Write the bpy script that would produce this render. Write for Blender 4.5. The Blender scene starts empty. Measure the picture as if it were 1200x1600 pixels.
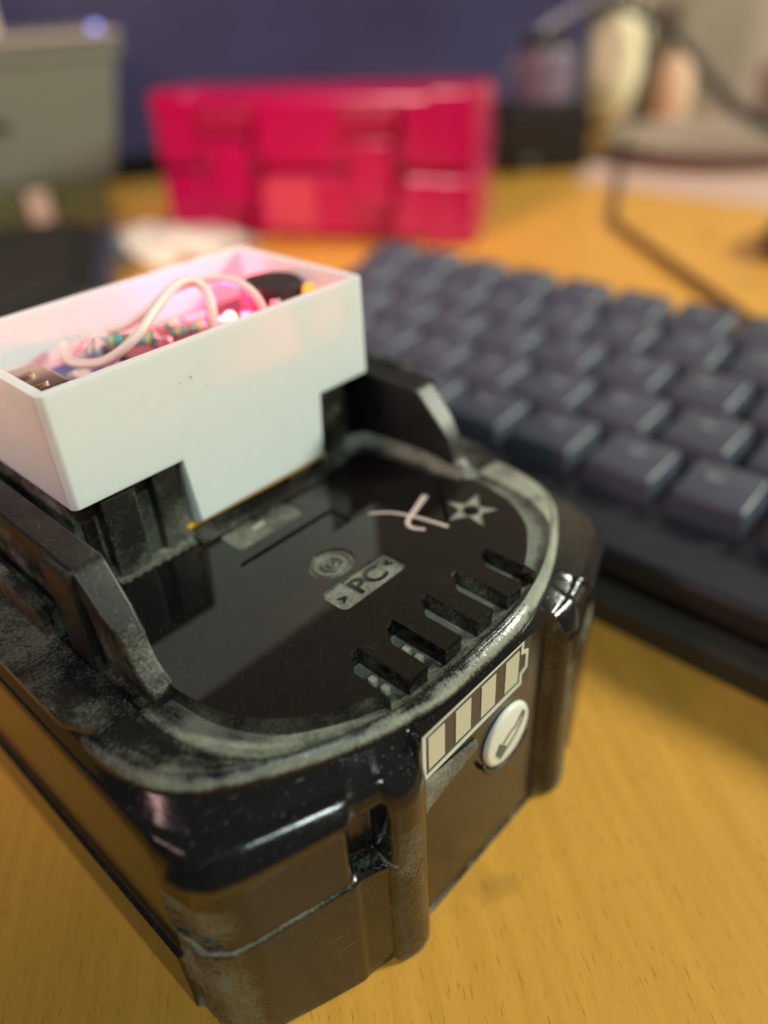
import bpy, bmesh, math, random
import numpy as np
from mathutils import Vector, Matrix
random.seed(7); rng = np.random.RandomState(7)
S = 0.00063                       # metres per modelling unit
sc = bpy.context.scene
col = sc.collection
R = math.radians

# ------------------------------------------------------------------ camera
AZ, PITCH, ROLL = R(44.37), R(34.47), R(-3.156)
f0 = Vector((math.cos(AZ), math.sin(AZ), 0)); r0 = Vector((math.sin(AZ), -math.cos(AZ), 0)); u0 = Vector((0, 0, 1))
fw = math.cos(PITCH)*f0 - math.sin(PITCH)*u0
up = math.sin(PITCH)*f0 + math.cos(PITCH)*u0
rt = math.cos(ROLL)*r0 + math.sin(ROLL)*up
up2 = -math.sin(ROLL)*r0 + math.cos(ROLL)*up
cd = bpy.data.cameras.new('camera'); cam = bpy.data.objects.new('camera', cd); col.objects.link(cam)
cam.matrix_world = Matrix(((rt.x, up2.x, -fw.x, 0), (rt.y, up2.y, -fw.y, 0), (rt.z, up2.z, -fw.z, 165*S), (0, 0, 0, 1)))
cd.sensor_fit = 'VERTICAL'; cd.sensor_height = 36; cd.lens = 27.0
cd.clip_start = 0.002; cd.clip_end = 30
cd.dof.use_dof = True; cd.dof.focus_distance = 144*S; cd.dof.aperture_fstop = 7.0
sc.camera = cam

# ------------------------------------------------------------------ light
w = bpy.data.worlds.new("World"); sc.world = w; w.use_nodes = True
bg = w.node_tree.nodes['Background']; bg.inputs[0].default_value = (0.86, 0.84, 0.88, 1); bg.inputs[1].default_value = 0.06

def area(name, loc, target, size, power, color, spread=180):
    l = bpy.data.lights.new(name, 'AREA'); l.shape = 'DISK'; l.size = size*S; l.energy = power; l.color = color
    l.spread = R(spread)
    o = bpy.data.objects.new(name, l); col.objects.link(o)
    o.location = Vector(loc)*S
    o.rotation_euler = (Vector(target)-Vector(loc)).to_track_quat('-Z', 'Y').to_euler()
    return o
area('ceiling_lamp', (-300, -1000, 1450), (90, 110, 40), 80, 3.8, (0.84, 1.0, 0.94))
area('added_right_light', (1400, -850, 950), (90, 100, 40), 380, 13.2, (0.98, 1.0, 0.80))  # added light, placed so the battery shades the near-left desk
area('case_fill_light', (-420, 230, 560), (450, 480, 30), 120, 0.5, (1.0, 0.62, 0.58), 62)  # added warm beam to brighten the crimson case and the box's left side
area('room_lamp', (1250, 1300, 900), (900, 420, 0), 300, 3.5, (1.0, 0.36, 0.27))

vs = sc.view_settings
vs.view_transform = 'Standard'; vs.look = 'None'; vs.gamma = 1; vs.exposure = 0.08; vs.use_curve_mapping = False

# ------------------------------------------------------------------ materials
def mat(name, base, rough=0.5, metal=0.0, spec=0.5, emis=None, estr=0.0, noise=0.0, nscale=900, bump=0.0, bscale=2500, alpha=None, trans=0.0, sss=0.0, coat=0.0, rnoise=0.0):
    m = bpy.data.materials.new(name); m.use_nodes = True
    nt = m.node_tree; b = nt.nodes['Principled BSDF']
    b.inputs['Base Color'].default_value = (*base, 1); b.inputs['Roughness'].default_value = rough
    b.inputs['Metallic'].default_value = metal; b.inputs['Specular IOR Level'].default_value = spec
    b.inputs['Transmission Weight'].default_value = trans
    b.inputs['Coat Weight'].default_value = coat
    if sss:
        b.inputs['Subsurface Weight'].default_value = sss
        b.inputs['Subsurface Radius'].default_value = (1, .8, .7); b.inputs['Subsurface Scale'].default_value = 0.0022
    if emis: b.inputs['Emission Color'].default_value = (*emis, 1); b.inputs['Emission Strength'].default_value = estr
    tc = nt.nodes.new('ShaderNodeTexCoord')
    if noise:
        n = nt.nodes.new('ShaderNodeTexNoise'); n.inputs['Scale'].default_value = nscale; n.inputs['Detail'].default_value = 6
        nt.links.new(tc.outputs['Object'], n.inputs['Vector'])
        mx = nt.nodes.new('ShaderNodeMix'); mx.data_type = 'RGBA'
        mx.inputs['A'].default_value = (*[c*(1-noise) for c in base], 1); mx.inputs['B'].default_value = (*[min(1, c*(1+noise)) for c in base], 1)
        nt.links.new(n.outputs['Fac'], mx.inputs['Factor']); nt.links.new(mx.outputs['Result'], b.inputs['Base Color'])
    if rnoise:
        n = nt.nodes.new('ShaderNodeTexNoise'); n.inputs['Scale'].default_value = nscale*.6; n.inputs['Detail'].default_value = 5
        nt.links.new(tc.outputs['Object'], n.inputs['Vector'])
        mr = nt.nodes.new('ShaderNodeMapRange'); mr.inputs['To Min'].default_value = max(0, rough-rnoise); mr.inputs['To Max'].default_value = rough+rnoise
        nt.links.new(n.outputs['Fac'], mr.inputs['Value']); nt.links.new(mr.outputs['Result'], b.inputs['Roughness'])
    if bump:
        n2 = nt.nodes.new('ShaderNodeTexNoise'); n2.inputs['Scale'].default_value = bscale; n2.inputs['Detail'].default_value = 3
        nt.links.new(tc.outputs['Object'], n2.inputs['Vector'])
        bp = nt.nodes.new('ShaderNodeBump'); bp.inputs['Strength'].default_value = bump; bp.inputs['Distance'].default_value = 0.0002
        nt.links.new(n2.outputs['Fac'], bp.inputs['Height']); nt.links.new(bp.outputs['Normal'], b.inputs['Normal'])
    return m

def dusty(name, base, rough, dustcol, bump=0.12, bscale=1800, gain=1.0, bdist=0.00012, scr=1.0):
    """black plastic with dry dust and scuffs: dust follows the 'dust' vertex value broken up by noise"""
    m = bpy.data.materials.new(name); m.use_nodes = True
    nt = m.node_tree; N = nt.nodes; L = nt.links; b = N['Principled BSDF']
    tc = N.new('ShaderNodeTexCoord')
    at = N.new('ShaderNodeAttribute'); at.attribute_name = 'dust'
    n1 = N.new('ShaderNodeTexNoise'); n1.inputs['Scale'].default_value = 85; n1.inputs['Detail'].default_value = 10; n1.inputs['Roughness'].default_value = .68
    n2 = N.new('ShaderNodeTexNoise'); n2.inputs['Scale'].default_value = 2600; n2.inputs['Detail'].default_value = 4; n2.inputs['Roughness'].default_value = .7
    n3 = N.new('ShaderNodeTexNoise'); n3.inputs['Scale'].default_value = 3800; n3.inputs['Detail'].default_value = 2
    for n in (n1, n2, n3): L.new(tc.outputs['Object'], n.inputs['Vector'])
    def math_(op, a, bb, c=None, clamp=False):
        x = N.new('ShaderNodeMath'); x.operation = op; x.use_clamp = clamp
        for i, v in enumerate((a, bb, c)):
            if v is None: continue
            if hasattr(v, 'is_output'): L.new(v, x.inputs[i])
            else: x.inputs[i].default_value = v
        return x.outputs[0]
    s1 = math_('MULTIPLY_ADD', n1.outputs['Fac'], 2.0, -1.0)
    s2 = math_('MULTIPLY_ADD', n2.outputs['Fac'], 1.1, -.55)
    a = math_('MULTIPLY', at.outputs['Fac'], gain)
    t = math_('ADD', a, s1); t = math_('ADD', t, s2)
    mr = N.new('ShaderNodeMapRange'); mr.interpolation_type = 'SMOOTHSTEP'; mr.inputs['From Min'].default_value = .12; mr.inputs['From Max'].default_value = 1.22
    L.new(t, mr.inputs['Value'])
    hasd = math_('MULTIPLY', at.outputs['Fac'], 5.0, clamp=True)
    fac = math_('MULTIPLY', mr.outputs['Result'], hasd)
    # isolated specks everywhere
    sp = N.new('ShaderNodeMapRange'); sp.inputs['From Min'].default_value = .70; sp.inputs['From Max'].default_value = .78; L.new(n3.outputs['Fac'], sp.inputs['Value'])
    spk = math_('MULTIPLY', sp.outputs['Result'], .5*scr+.1)
    fac = math_('MAXIMUM', fac, spk)
    # fine directional scratches
    for rz, lo in ((24, .70), (-50, .72)):
        qm = N.new('ShaderNodeMapping'); qm.inputs['Rotation'].default_value = (.3, .2, R(rz)); L.new(tc.outputs['Object'], qm.inputs['Vector'])
        qs = N.new('ShaderNodeMapping'); qs.inputs['Scale'].default_value = (110, 5200, 2600); L.new(qm.outputs['Vector'], qs.inputs['Vector'])
        qn = N.new('ShaderNodeTexNoise'); qn.inputs['Scale'].default_value = 1; qn.inputs['Detail'].default_value = 1; L.new(qs.outputs['Vector'], qn.inputs['Vector'])
        qr = N.new('ShaderNodeMapRange'); qr.inputs['From Min'].default_value = lo; qr.inputs['From Max'].default_value = lo+.08; qr.inputs['To Max'].default_value = .22; L.new(qn.outputs['Fac'], qr.inputs['Value'])
        fac = math_('MAXIMUM', fac, math_('MULTIPLY', qr.outputs['Result'], scr))
    mx = N.new('ShaderNodeMix'); mx.data_type = 'RGBA'; mx.inputs['A'].default_value = (*base, 1); mx.inputs['B'].default_value = (*dustcol, 1)
    L.new(fac, mx.inputs['Factor']); L.new(mx.outputs['Result'], b.inputs['Base Color'])
    rr = N.new('ShaderNodeMapRange'); rr.inputs['To Min'].default_value = rough; rr.inputs['To Max'].default_value = .92; L.new(fac, rr.inputs['Value'])
    L.new(rr.outputs['Result'], b.inputs['Roughness'])
    n4 = N.new('ShaderNodeTexNoise'); n4.inputs['Scale'].default_value = bscale; n4.inputs['Detail'].default_value = 4; L.new(tc.outputs['Object'], n4.inputs['Vector'])
    hsum = math_('MULTIPLY_ADD', fac, .8, n4.outputs['Fac'])
    bp = N.new('ShaderNodeBump'); bp.inputs['Strength'].default_value = bump; bp.inputs['Distance'].default_value = bdist
    L.new(hsum, bp.inputs['Height']); L.new(bp.outputs['Normal'], b.inputs['Normal'])
    return m

DUST = (.33, .35, .275)
M = {}
M['shell'] = dusty('black_plastic', (.009, .009, .009), .17, DUST, bump=.17, bscale=2400)
M['cover'] = dusty('gloss_black_plastic', (.006, .005, .005), .055, DUST, bump=.015, bdist=.00005, scr=.25)
M['rail'] = dusty('rail_plastic', (.010, .0095, .009), .42, DUST, bump=.2)
M['recess'] = dusty('recess_dusty', (.03, .03, .027), .45, DUST, bump=.4)
M['blackmatte'] = mat('black_matte', (.012, .012, .013), .55, noise=.4)
M['label'] = mat('gauge_grey', (.052, .05, .043), .45, noise=.3, nscale=4000, rnoise=.1)
M['labelwhite'] = mat('gauge_outline', (.62, .64, .56), .45, noise=.08)
M['segment'] = mat('gauge_segment', (.55, .55, .42), .5, noise=.12, nscale=2500)
M['button'] = mat('button_white', (.75, .77, .70), .4, noise=.05, sss=.1)
M['symbol'] = mat('symbol_grey', (.12, .13, .12), .6)
M['print'] = mat('white_print', (.76, .81, .81), .42, noise=.03, nscale=500, bump=.06, bscale=1500, sss=.4)
M['smudge'] = mat('grey_scuff', (.50, .52, .50), .6)
M['wire'] = mat('white_wire', (.70, .68, .62), .4, noise=.04, sss=.15)
M['yellow'] = mat('yellow_tape', (.75, .42, .02), .35)
M['pcbblue'] = mat('board_blue', (.035, .075, .27), .35, noise=.3, nscale=3000)
M['pcbdark'] = mat('board_dark', (.035, .022, .045), .35, noise=.5, nscale=2500)
M['steel'] = mat('steel', (.62, .50, .40), .25, 1.0, rnoise=.1)
M['solder'] = mat('solder', (.75, .73, .70), .3, 1.0)
M['silk'] = mat('silk_print', (.8, .8, .8), .6)
M['teal'] = mat('resistor_teal', (.10, .45, .40), .35, noise=.15)
M['band1'] = mat('band_yellow', (.65, .55, .08), .4)
M['band2'] = mat('band_brown', (.25, .10, .05), .4)
M['foam'] = mat('black_knob', (.02, .012, .014), .8, noise=.5, nscale=2500, bump=.6, bscale=3000)
M['led'] = mat('led_lit', (1, .2, .2), .3, emis=(1, .30, .14), estr=9)
M['amber'] = mat('amber_led', (1, .5, .1), .3, emis=(1, .30, .03), estr=1.1)
M['key'] = mat('keycap_grey', (.068, .077, .108), .36, noise=.12, nscale=1200, bump=.08)  # grey caps with the monitor's blue reflection mixed into the colour
M['kcase'] = mat('keyboard_case', (.022, .023, .032), .42, noise=.2)
M['kbase'] = mat('keyboard_base', (.05, .045, .035), .5, noise=.3)
M['legend'] = mat('key_legend', (.24, .26, .30), .6)
M['red'] = mat('crimson_plastic', (.40, .0008, .066), .22, noise=.12, nscale=200, bump=.1)
M['redd'] = mat('crimson_dark', (.30, .001, .038), .36, noise=.12, nscale=200)
M['pinkpatch'] = mat('pink_patch', (.50, .045, .075), .5, noise=.06)
M['pinm'] = mat('dull_pin', (.30, .05, .07), .45, .6)
M['bin'] = mat('bin_greygreen', (.140, .158, .118), .5, noise=.10, nscale=120)
M['binedge'] = mat('bin_edge', (.33, .30, .255), .4, noise=.08, nscale=120)
M['bingreen'] = mat('bin_green', (.10, .12, .045), .5, noise=.2, nscale=120)
M['carton'] = mat('carton_cream', (.72, .60, .46), .6, noise=.05)
M['tissue'] = mat('tissue_white', (.68, .66, .55), .8, noise=.08, nscale=200)
M['monitor'] = mat('monitor_bezel', (.012, .012, .016), .35, noise=.2)
M['blacksp'] = mat('speaker_black', (.008, .007, .007), .45, noise=.3)
M['jar'] = mat('grey_violet_plastic', (.16, .13, .18), .3, noise=.1)
M['cream'] = mat('cream_ceramic', (.90, .82, .55), .35, noise=.04, nscale=60)
M['peach'] = mat('peach_plastic', (.80, .55, .38), .45, noise=.04, nscale=60)
M['dish'] = mat('taupe_dish', (.36, .28, .22), .4, noise=.1, nscale=60)
M['paper'] = mat('pinkish_paper', (.60, .40, .32), .7, noise=.04)
M['cable'] = mat('cable_black', (.035, .033, .028), .45)
M['cablebrown'] = mat('cable_brown', (.055, .035, .028), .45)
M['mouse'] = mat('mouse_dark', (.06, .06, .055), .3, noise=.2)
M['clutter'] = mat('clutter_grey', (.30, .25, .22), .6, noise=.2, nscale=40)
M['cluttery'] = mat('clutter_yellow', (.30, .26, .20), .6, noise=.1, nscale=40)
M['navy'] = mat('navy_plastic', (.02, .025, .06), .4, noise=.2)
M['wall'] = mat('wall_beige', (.34, .275, .235), .8, noise=.08, nscale=8)
M['lampblue'] = mat('status_light', (.3, .35, 1), .3, emis=(.30, .35, 1.0), estr=1.6)

def wood():
    m = bpy.data.materials.new('beech_wood'); m.use_nodes = True
    nt = m.node_tree; N = nt.nodes; L = nt.links; b = N['Principled BSDF']
    tc = N.new('ShaderNodeTexCoord')
    mp = N.new('ShaderNodeMapping'); mp.inputs['Rotation'].default_value = (0, 0, R(-52)); L.new(tc.outputs['Object'], mp.inputs['Vector'])
    def mapped(sx, sy):
        q = N.new('ShaderNodeMapping'); q.inputs['Scale'].default_value = (sx, sy, 1); L.new(mp.outputs['Vector'], q.inputs['Vector']); return q.outputs['Vector']
    g = N.new('ShaderNodeTexNoise'); g.inputs['Scale'].default_value = 1; g.inputs['Detail'].default_value = 6; L.new(mapped(26, 420), g.inputs['Vector'])
    r = N.new('ShaderNodeValToRGB'); L.new(g.outputs['Fac'], r.inputs['Fac'])
    r.color_ramp.elements[0].position = .3; r.color_ramp.elements[0].color = (.65, .315, .046, 1)
    r.color_ramp.elements[1].position = .7; r.color_ramp.elements[1].color = (.76, .385, .060, 1)
    fl = N.new('ShaderNodeTexNoise'); fl.inputs['Scale'].default_value = 1; fl.inputs['Detail'].default_value = 2; L.new(mapped(330, 3000), fl.inputs['Vector'])
    fr = N.new('ShaderNodeMapRange'); fr.inputs['From Min'].default_value = .62; fr.inputs['From Max'].default_value = .72; L.new(fl.outputs['Fac'], fr.inputs['Value'])
    ml = N.new('ShaderNodeMath'); ml.operation = 'MULTIPLY'; ml.inputs[1].default_value = .55; L.new(fr.outputs['Result'], ml.inputs[0])
    mx = N.new('ShaderNodeMix'); mx.data_type = 'RGBA'; L.new(ml.outputs[0], mx.inputs['Factor']); L.new(r.outputs['Color'], mx.inputs['A']); mx.inputs['B'].default_value = (.20, .075, .015, 1)
    # worn dark marks
    st = N.new('ShaderNodeTexNoise'); st.inputs['Scale'].default_value = 45; st.inputs['Detail'].default_value = 7; L.new(tc.outputs['Object'], st.inputs['Vector'])
    sr = N.new('ShaderNodeMapRange'); sr.inputs['From Min'].default_value = .625; sr.inputs['From Max'].default_value = .74; sr.inputs['To Max'].default_value = .5; L.new(st.outputs['Fac'], sr.inputs['Value'])
    mx2 = N.new('ShaderNodeMix'); mx2.data_type = 'RGBA'; L.new(sr.outputs['Result'], mx2.inputs['Factor']); L.new(mx.outputs['Result'], mx2.inputs['A']); mx2.inputs['B'].default_value = (.16, .085, .03, 1)
    L.new(mx2.outputs['Result'], b.inputs['Base Color'])
    b.inputs['Roughness'].default_value = .38
    bp = N.new('ShaderNodeBump'); bp.inputs['Strength'].default_value = .15; bp.inputs['Distance'].default_value = .0001
    L.new(fl.outputs['Fac'], bp.inputs['Height']); L.new(bp.outputs['Normal'], b.inputs['Normal'])
    return m
M['wood'] = wood()

def screen():
    m = bpy.data.materials.new('screen_glow'); m.use_nodes = True
    nt = m.node_tree; N = nt.nodes; L = nt.links; b = N['Principled BSDF']
    b.inputs['Base Color'].default_value = (.01, .01, .015, 1); b.inputs['Roughness'].default_value = .3
    tc = N.new('ShaderNodeTexCoord'); n = N.new('ShaderNodeTexNoise'); n.inputs['Scale'].default_value = 9; n.inputs['Detail'].default_value = 3
    L.new(tc.outputs['Object'], n.inputs['Vector'])
    r = N.new('ShaderNodeValToRGB'); L.new(n.outputs['Fac'], r.inputs['Fac'])
    r.color_ramp.elements[0].position = .35; r.color_ramp.elements[0].color = (.050, .040, .095, 1)
    r.color_ramp.elements[1].position = .65; r.color_ramp.elements[1].color = (.075, .068, .15, 1)
    L.new(r.outputs['Color'], b.inputs['Emission Color']); b.inputs['Emission Strength'].default_value = 0.50
    return m
M['screen'] = screen()

# ------------------------------------------------------------------ helpers
def obj(name, verts, faces, m, parent=None, smooth=False, dust=None, label=None, kind=None):
    me = bpy.data.meshes.new(name)
    v = np.asarray(verts, float)*S
    me.from_pydata(v.tolist(), [], [list(map(int, f)) for f in faces]); me.update()
    bm = bmesh.new(); bm.from_mesh(me); bmesh.ops.recalc_face_normals(bm, faces=bm.faces); bm.to_mesh(me); bm.free()
    if m: me.materials.append(m)
    if smooth:
        for p in me.polygons: p.use_smooth = True
    if dust is not None:
        a = me.attributes.new('dust', 'FLOAT', 'POINT'); a.data.foreach_set('value', np.asarray(dust, np.float32))
    o = bpy.data.objects.new(name, me); col.objects.link(o)
    if parent: o.parent = parent; o.matrix_parent_inverse = parent.matrix_world.inverted()
    if label: o['label'] = label
    if kind: o['kind'] = kind
    return o

def frombm(name, bm, m, parent=None, smooth=False, dust=None, label=None, bevel=0, seg=2, ang=30):
    if bevel:
        es = [e for e in bm.edges if len(e.link_faces) == 2 and e.calc_face_angle(0) > R(ang)]
        if es: bmesh.ops.bevel(bm, geom=es, offset=bevel, segments=seg, profile=.5, affect='EDGES', clamp_overlap=True)
    bm.verts.ensure_lookup_table(); bm.verts.index_update()
    vs = [tuple(v.co) for v in bm.verts]; fs = [[v.index for v in f.verts] for f in bm.faces]; bm.free()
    d = None if dust is None else [dust(*v) for v in vs]
    o = obj(name, vs, fs, m, parent, False, d, label)
    if smooth: shade(o)
    return o

def shade(o, ang=35):
    me = o.data
    for p in me.polygons: p.use_smooth = True
    bm = bmesh.new(); bm.from_mesh(me)
    for e in bm.edges:
        if len(e.link_faces) == 2 and e.calc_face_angle(0) > R(ang): e.smooth = False
    bm.to_mesh(me); bm.free()
    wn = o.modifiers.new('weighted', 'WEIGHTED_NORMAL'); wn.keep_sharp = True

def empty(name, loc, label, cat, group=None, rz=0):
    o = bpy.data.objects.new(name, None); col.objects.link(o); o.empty_display_size = .01
    o.location = Vector(loc)*S; o.rotation_euler = (0, 0, rz); o['label'] = label; o['category'] = cat
    if group: o['group'] = group
    bpy.context.view_layer.update()
    return o

def tag(o, label, cat, group=None):
    o['label'] = label; o['category'] = cat
    if group: o['group'] = group
    return o

def addbox(bm, x0, x1, y0, y1, z0, z1):
    vs = [bm.verts.new((x, y, z)) for x in (x0, x1) for y in (y0, y1) for z in (z0, z1)]
    for f in ((0, 1, 3, 2), (4, 6, 7, 5), (0, 4, 5, 1), (2, 3, 7, 6), (0, 2, 6, 4), (1, 5, 7, 3)): bm.faces.new([vs[i] for i in f])
    return vs

def addprism(bm, pts, z0, z1, axis='z'):
    def P(p, q):
        return {'z': (p[0], p[1], q), 'y': (p[0], q, p[1]), 'x': (q, p[0], p[1])}[axis]
    a = [bm.verts.new(P(p, z0)) for p in pts]; b = [bm.verts.new(P(p, z1)) for p in pts]
    n = len(pts)
    bm.faces.new(a[::-1]); bm.faces.new(b)
    for i in range(n): bm.faces.new((a[i], a[(i+1) % n], b[(i+1) % n], b[i]))

def box(name, x0, x1, y0, y1, z0, z1, m, parent=None, bevel=0, label=None, dust=None, seg=2):
    bm = bmesh.new(); addbox(bm, x0, x1, y0, y1, z0, z1)
    bmesh.ops.recalc_face_normals(bm, faces=bm.faces)
    return frombm(name, bm, m, parent, smooth=bevel > 0, bevel=bevel, label=label, dust=dust, seg=seg)

def prism(name, pts, z0, z1, m, parent=None, axis='z', bevel=0, label=None, dust=None, seg=2):
    bm = bmesh.new(); addprism(bm, pts, z0, z1, axis); bmesh.ops.recalc_face_normals(bm, faces=bm.faces)
    return frombm(name, bm, m, parent, smooth=bevel > 0, bevel=bevel, label=label, dust=dust, seg=seg)

def catmull(pts, n=8, closed=False):
    P = [Vector(p) for p in pts]; out = []
    N = len(P); rngN = N if closed else N-1
    for i in range(rngN):
        g = (lambda k: P[k % N]) if closed else (lambda k: P[max(0, min(N-1, k))])
        p0, p1, p2, p3 = g(i-1), g(i), g(i+1), g(i+2)
        for j in range(n):
            t = j/n
            out.append(.5*((2*p1)+(-p0+p2)*t+(2*p0-5*p1+4*p2-p3)*t*t+(-p0+3*p1-3*p2+p3)*t**3))
    if not closed: out.append(P[-1])
    return out

def tube(name, pts, r, m, parent=None, sides=10, n=8, closed=False, label=None, smooth=True, caps=True):
    C = catmull(pts, n, closed) if n > 1 else [Vector(p) for p in pts]
    vs, fs = [], []; prevn = None; K = len(C)
    for i, c in enumerate(C):
        a = C[(i-1) % K] if closed else C[max(0, i-1)]; b = C[(i+1) % K] if closed else C[min(K-1, i+1)]
        t = (b-a).normalized()
        if prevn is None: nn = t.orthogonal().normalized()
        else: nn = (prevn-t*prevn.dot(t)).normalized()
        prevn = nn; bn = t.cross(nn)
        rr = r(i/(K-1)) if callable(r) else r
        for k in range(sides):
            an = 2*math.pi*k/sides; vs.append(tuple(c+nn*rr*math.cos(an)+bn*rr*math.sin(an)))
    for i in range(K if closed else K-1):
        for k in range(sides):
            fs.append((i*sides+k, i*sides+(k+1) % sides, ((i+1) % K)*sides+(k+1) % sides, ((i+1) % K)*sides+k))
    if not closed and caps:
        fs.append(tuple(range(sides))[::-1]); fs.append(tuple((K-1)*sides+k for k in range(sides)))
    return obj(name, vs, fs, m, parent, smooth, None, label)

def lathe(name, prof, c, m, parent=None, n=32, label=None, smooth=True, axis='z', cap=True):
    vs, fs = [], []
    for (r, h) in prof:
        for k in range(n):
            a = 2*math.pi*k/n; x, y = r*math.cos(a), r*math.sin(a)
            p = (x, y, h) if axis == 'z' else ((x, -h, y) if axis == 'y' else (h, x, y))
            vs.append((c[0]+p[0], c[1]+p[1], c[2]+p[2]))
    for i in range(len(prof)-1):
        for k in range(n): fs.append((i*n+k, i*n+(k+1) % n, (i+1)*n+(k+1) % n, (i+1)*n+k))
    if cap:
        fs.append(tuple(range(n))[::-1]); fs.append(tuple((len(prof)-1)*n+k for k in range(n)))
    o = obj(name, vs, fs, m, parent, False, None, label)
    if smooth: shade(o, 40)
    return o

def sstep(a, b, x):
    t = np.clip((x-a)/(b-a), 0, 1); return t*t*(3-2*t)

# ------------------------------------------------------------------ the setting
tb = obj('desk_surface', [(-700, -700, 0), (2400, -700, 0), (2400, 1800, 0), (-700, 1800, 0)], [(0, 1, 2, 3)], M['wood'], kind='structure')
wl = obj('wall', [(100, 1304, -300), (2300, -444, -300), (2300, -444, 1500), (100, 1304, 1500)], [(0, 1, 2, 3)], M['wall'], kind='structure')

# ------------------------------------------------------------------ battery
XC = 84.5
bat = empty('power_tool_battery', (XC, 140, 0), 'dusty black slide-on power tool battery with a four-bar charge gauge, lying on the desk', 'battery')

def half_to_ring(half, N):
    """half: list of (u,y) from front centre to rear centre; returns array of N points at fixed angles/positions"""
    H = np.array(half, float)
    d = np.r_[0, np.cumsum(np.hypot(*np.diff(H, axis=0).T))]
    return H, d
TH = np.r_[np.linspace(0, 36, 150), np.linspace(36, 90, 90)[1:]]   # degrees, front -> side at y=110
YS = np.linspace(110, 232, 26)[1:]
def sample(half, yrear):
    """sample one contour: front portion by ray angle about (0,110), then straight side, then rear"""
    H = np.array(half, float); out = []
    for th in TH:
        dx, dy = math.sin(R(th)), -math.cos(R(th)); best = None
        for i in range(len(H)-1):
            x1, y1 = H[i]; x2, y2 = H[i+1]
            ex, ey = x2-x1, y2-y1
            den = dx*ey-dy*ex
            if abs(den) < 1e-9: continue
            t = (x1*ey-(y1-110)*ex)/den; s = (x1*dy-(y1-110)*dx)/den
            if t > 0 and -1e-6 <= s <= 1+1e-6 and (best is None or t < best): best = t
        out.append((dx*best, 110+dy*best))
    us = out[-1][0]
    for y in YS: out.append((us, y))
    for k in range(1, 7):
        a = k/7*90; r = 6
        out.append((us-r*(1-math.cos(R(a))), 232+ (yrear-232)*math.sin(R(a))))
    out.append((us*.5, yrear)); out.append((0, yrear))
    return np.array(out)
def smoothpoly(pts, n=10):
    return [tuple(p)[:2] for p in catmull([(a, b, 0) for a, b in pts], n)]
base_half = [(0, 56.4), (20, 56.4), (30, 56.4), (37, 58.2), (45, 61.2), (54, 64.8), (58.2, 67.2), (60.9, 70.8), (62.2, 77), (62.2, 112)]
arch_half = smoothpoly([(0, 57.7), (12, 58.2), (22, 60.4), (32, 63.8), (43, 69.6), (52, 76), (57, 83), (59.3, 91), (60, 98), (60.2, 112)])
crease_half = smoothpoly([(0, 60.6), (10, 60.9), (20, 62.2), (31, 65.5), (41, 70.8), (46.3, 78), (49.2, 87), (50, 97), (50.2, 112)])
floor_half = smoothpoly([(0, 63.6), (12, 63.9), (20.5, 65.2), (29, 69.2), (36.5, 75), (41.5, 83), (43.6, 92), (44, 100), (44, 112)])
CB, CA, CC, CF = [sample(h, yr) for h, yr in ((base_half, 240), (arch_half, 240), (crease_half, 239), (floor_half, 238))]
NH = len(CB)

def full(C):
    """mirror half contour into closed ring (right side first, then left)"""
    Rr = C; Ll = C[1:-1][::-1]*np.array([-1, 1])
    return np.vstack([Rr, Ll])
FB, FA, FC, FF = map(full, (CB, CA, CC, CF))
NR = len(FB)
U = FB[:, 0]; AU = np.abs(U); FRONT = (FB[:, 1] < 79)
def normals(F):
    t = np.roll(F, -1, 0)-np.roll(F, 1, 0); t /= np.maximum(np.hypot(t[:, 0], t[:, 1]), 1e-9)[:, None]
    return np.c_[t[:, 1], -t[:, 0]]
NB = normals(FB)
def displacement(z):
    """outward displacement of every ring point at height z (front pillars, grooves, wing bead, recessed gauge field)"""
    D = np.zeros(NR)
    zp = np.interp(AU, [29, 36, 50, 61], [34.2, 35.6, 33.5, 30.5])
    wing = sstep(36.0, 38.0, AU)*(1-sstep(60.3, 62.1, AU)*(FB[:, 1] > 74))*FRONT
    side = 1-FRONT.astype(float)
    D += wing*((1-sstep(zp-.4, zp+.15, z))*.55+1.3*np.exp(-((z-np.interp(AU, [37, 60], [54.0, 51.4]))/1.9)**2))
    gr = sstep(29.6, 31.3, AU)*(1-sstep(35.6, 38.2, AU))
    D += -gr*4.4*(1-sstep(46.5, 54, z))*sstep(zp-.8, zp+.8, z)*FRONT
    pl = sstep(20.9, 21.5, AU)*np.sqrt(np.clip(1-((AU-25.7)/4.9)**2, 0, 1))*FRONT
    D += pl*(2.6*(1-sstep(50.5, 57.5, z))+.4*(1-sstep(7, 10, z)))
    fd = (1-sstep(20.2, 20.8, AU))*FRONT
    D += -fd*1.1*(1-sstep(59.25, 59.5, z))
    D += side*(1.3*(1-sstep(19.5, 20.6, z)) - .2)
    return D
def inblend(z):
    """how far each column has moved from the angular skirt to the rounded arch: a rounded ledge on wings and pillars"""
    zb = np.interp(AU, [20.6, 21.4, 22.6, 30, 31.5, 35.5, 37, 58, 62], [59.55, 57, 52.6, 52.4, 52, 53, 54.0, 51.6, 51.8])
    k = np.clip((FB[:, 1]-72)/14, 0, 1); zb = zb*(1-k)+54.5*k
    q = np.clip((z-zb)/(59.6-zb), 0, 1)
    return np.where(q < .62, .42*(1-np.sqrt(np.clip(1-(q/.62)**2, 0, 1))), .42+.58*(q-.62)/.38)

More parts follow.
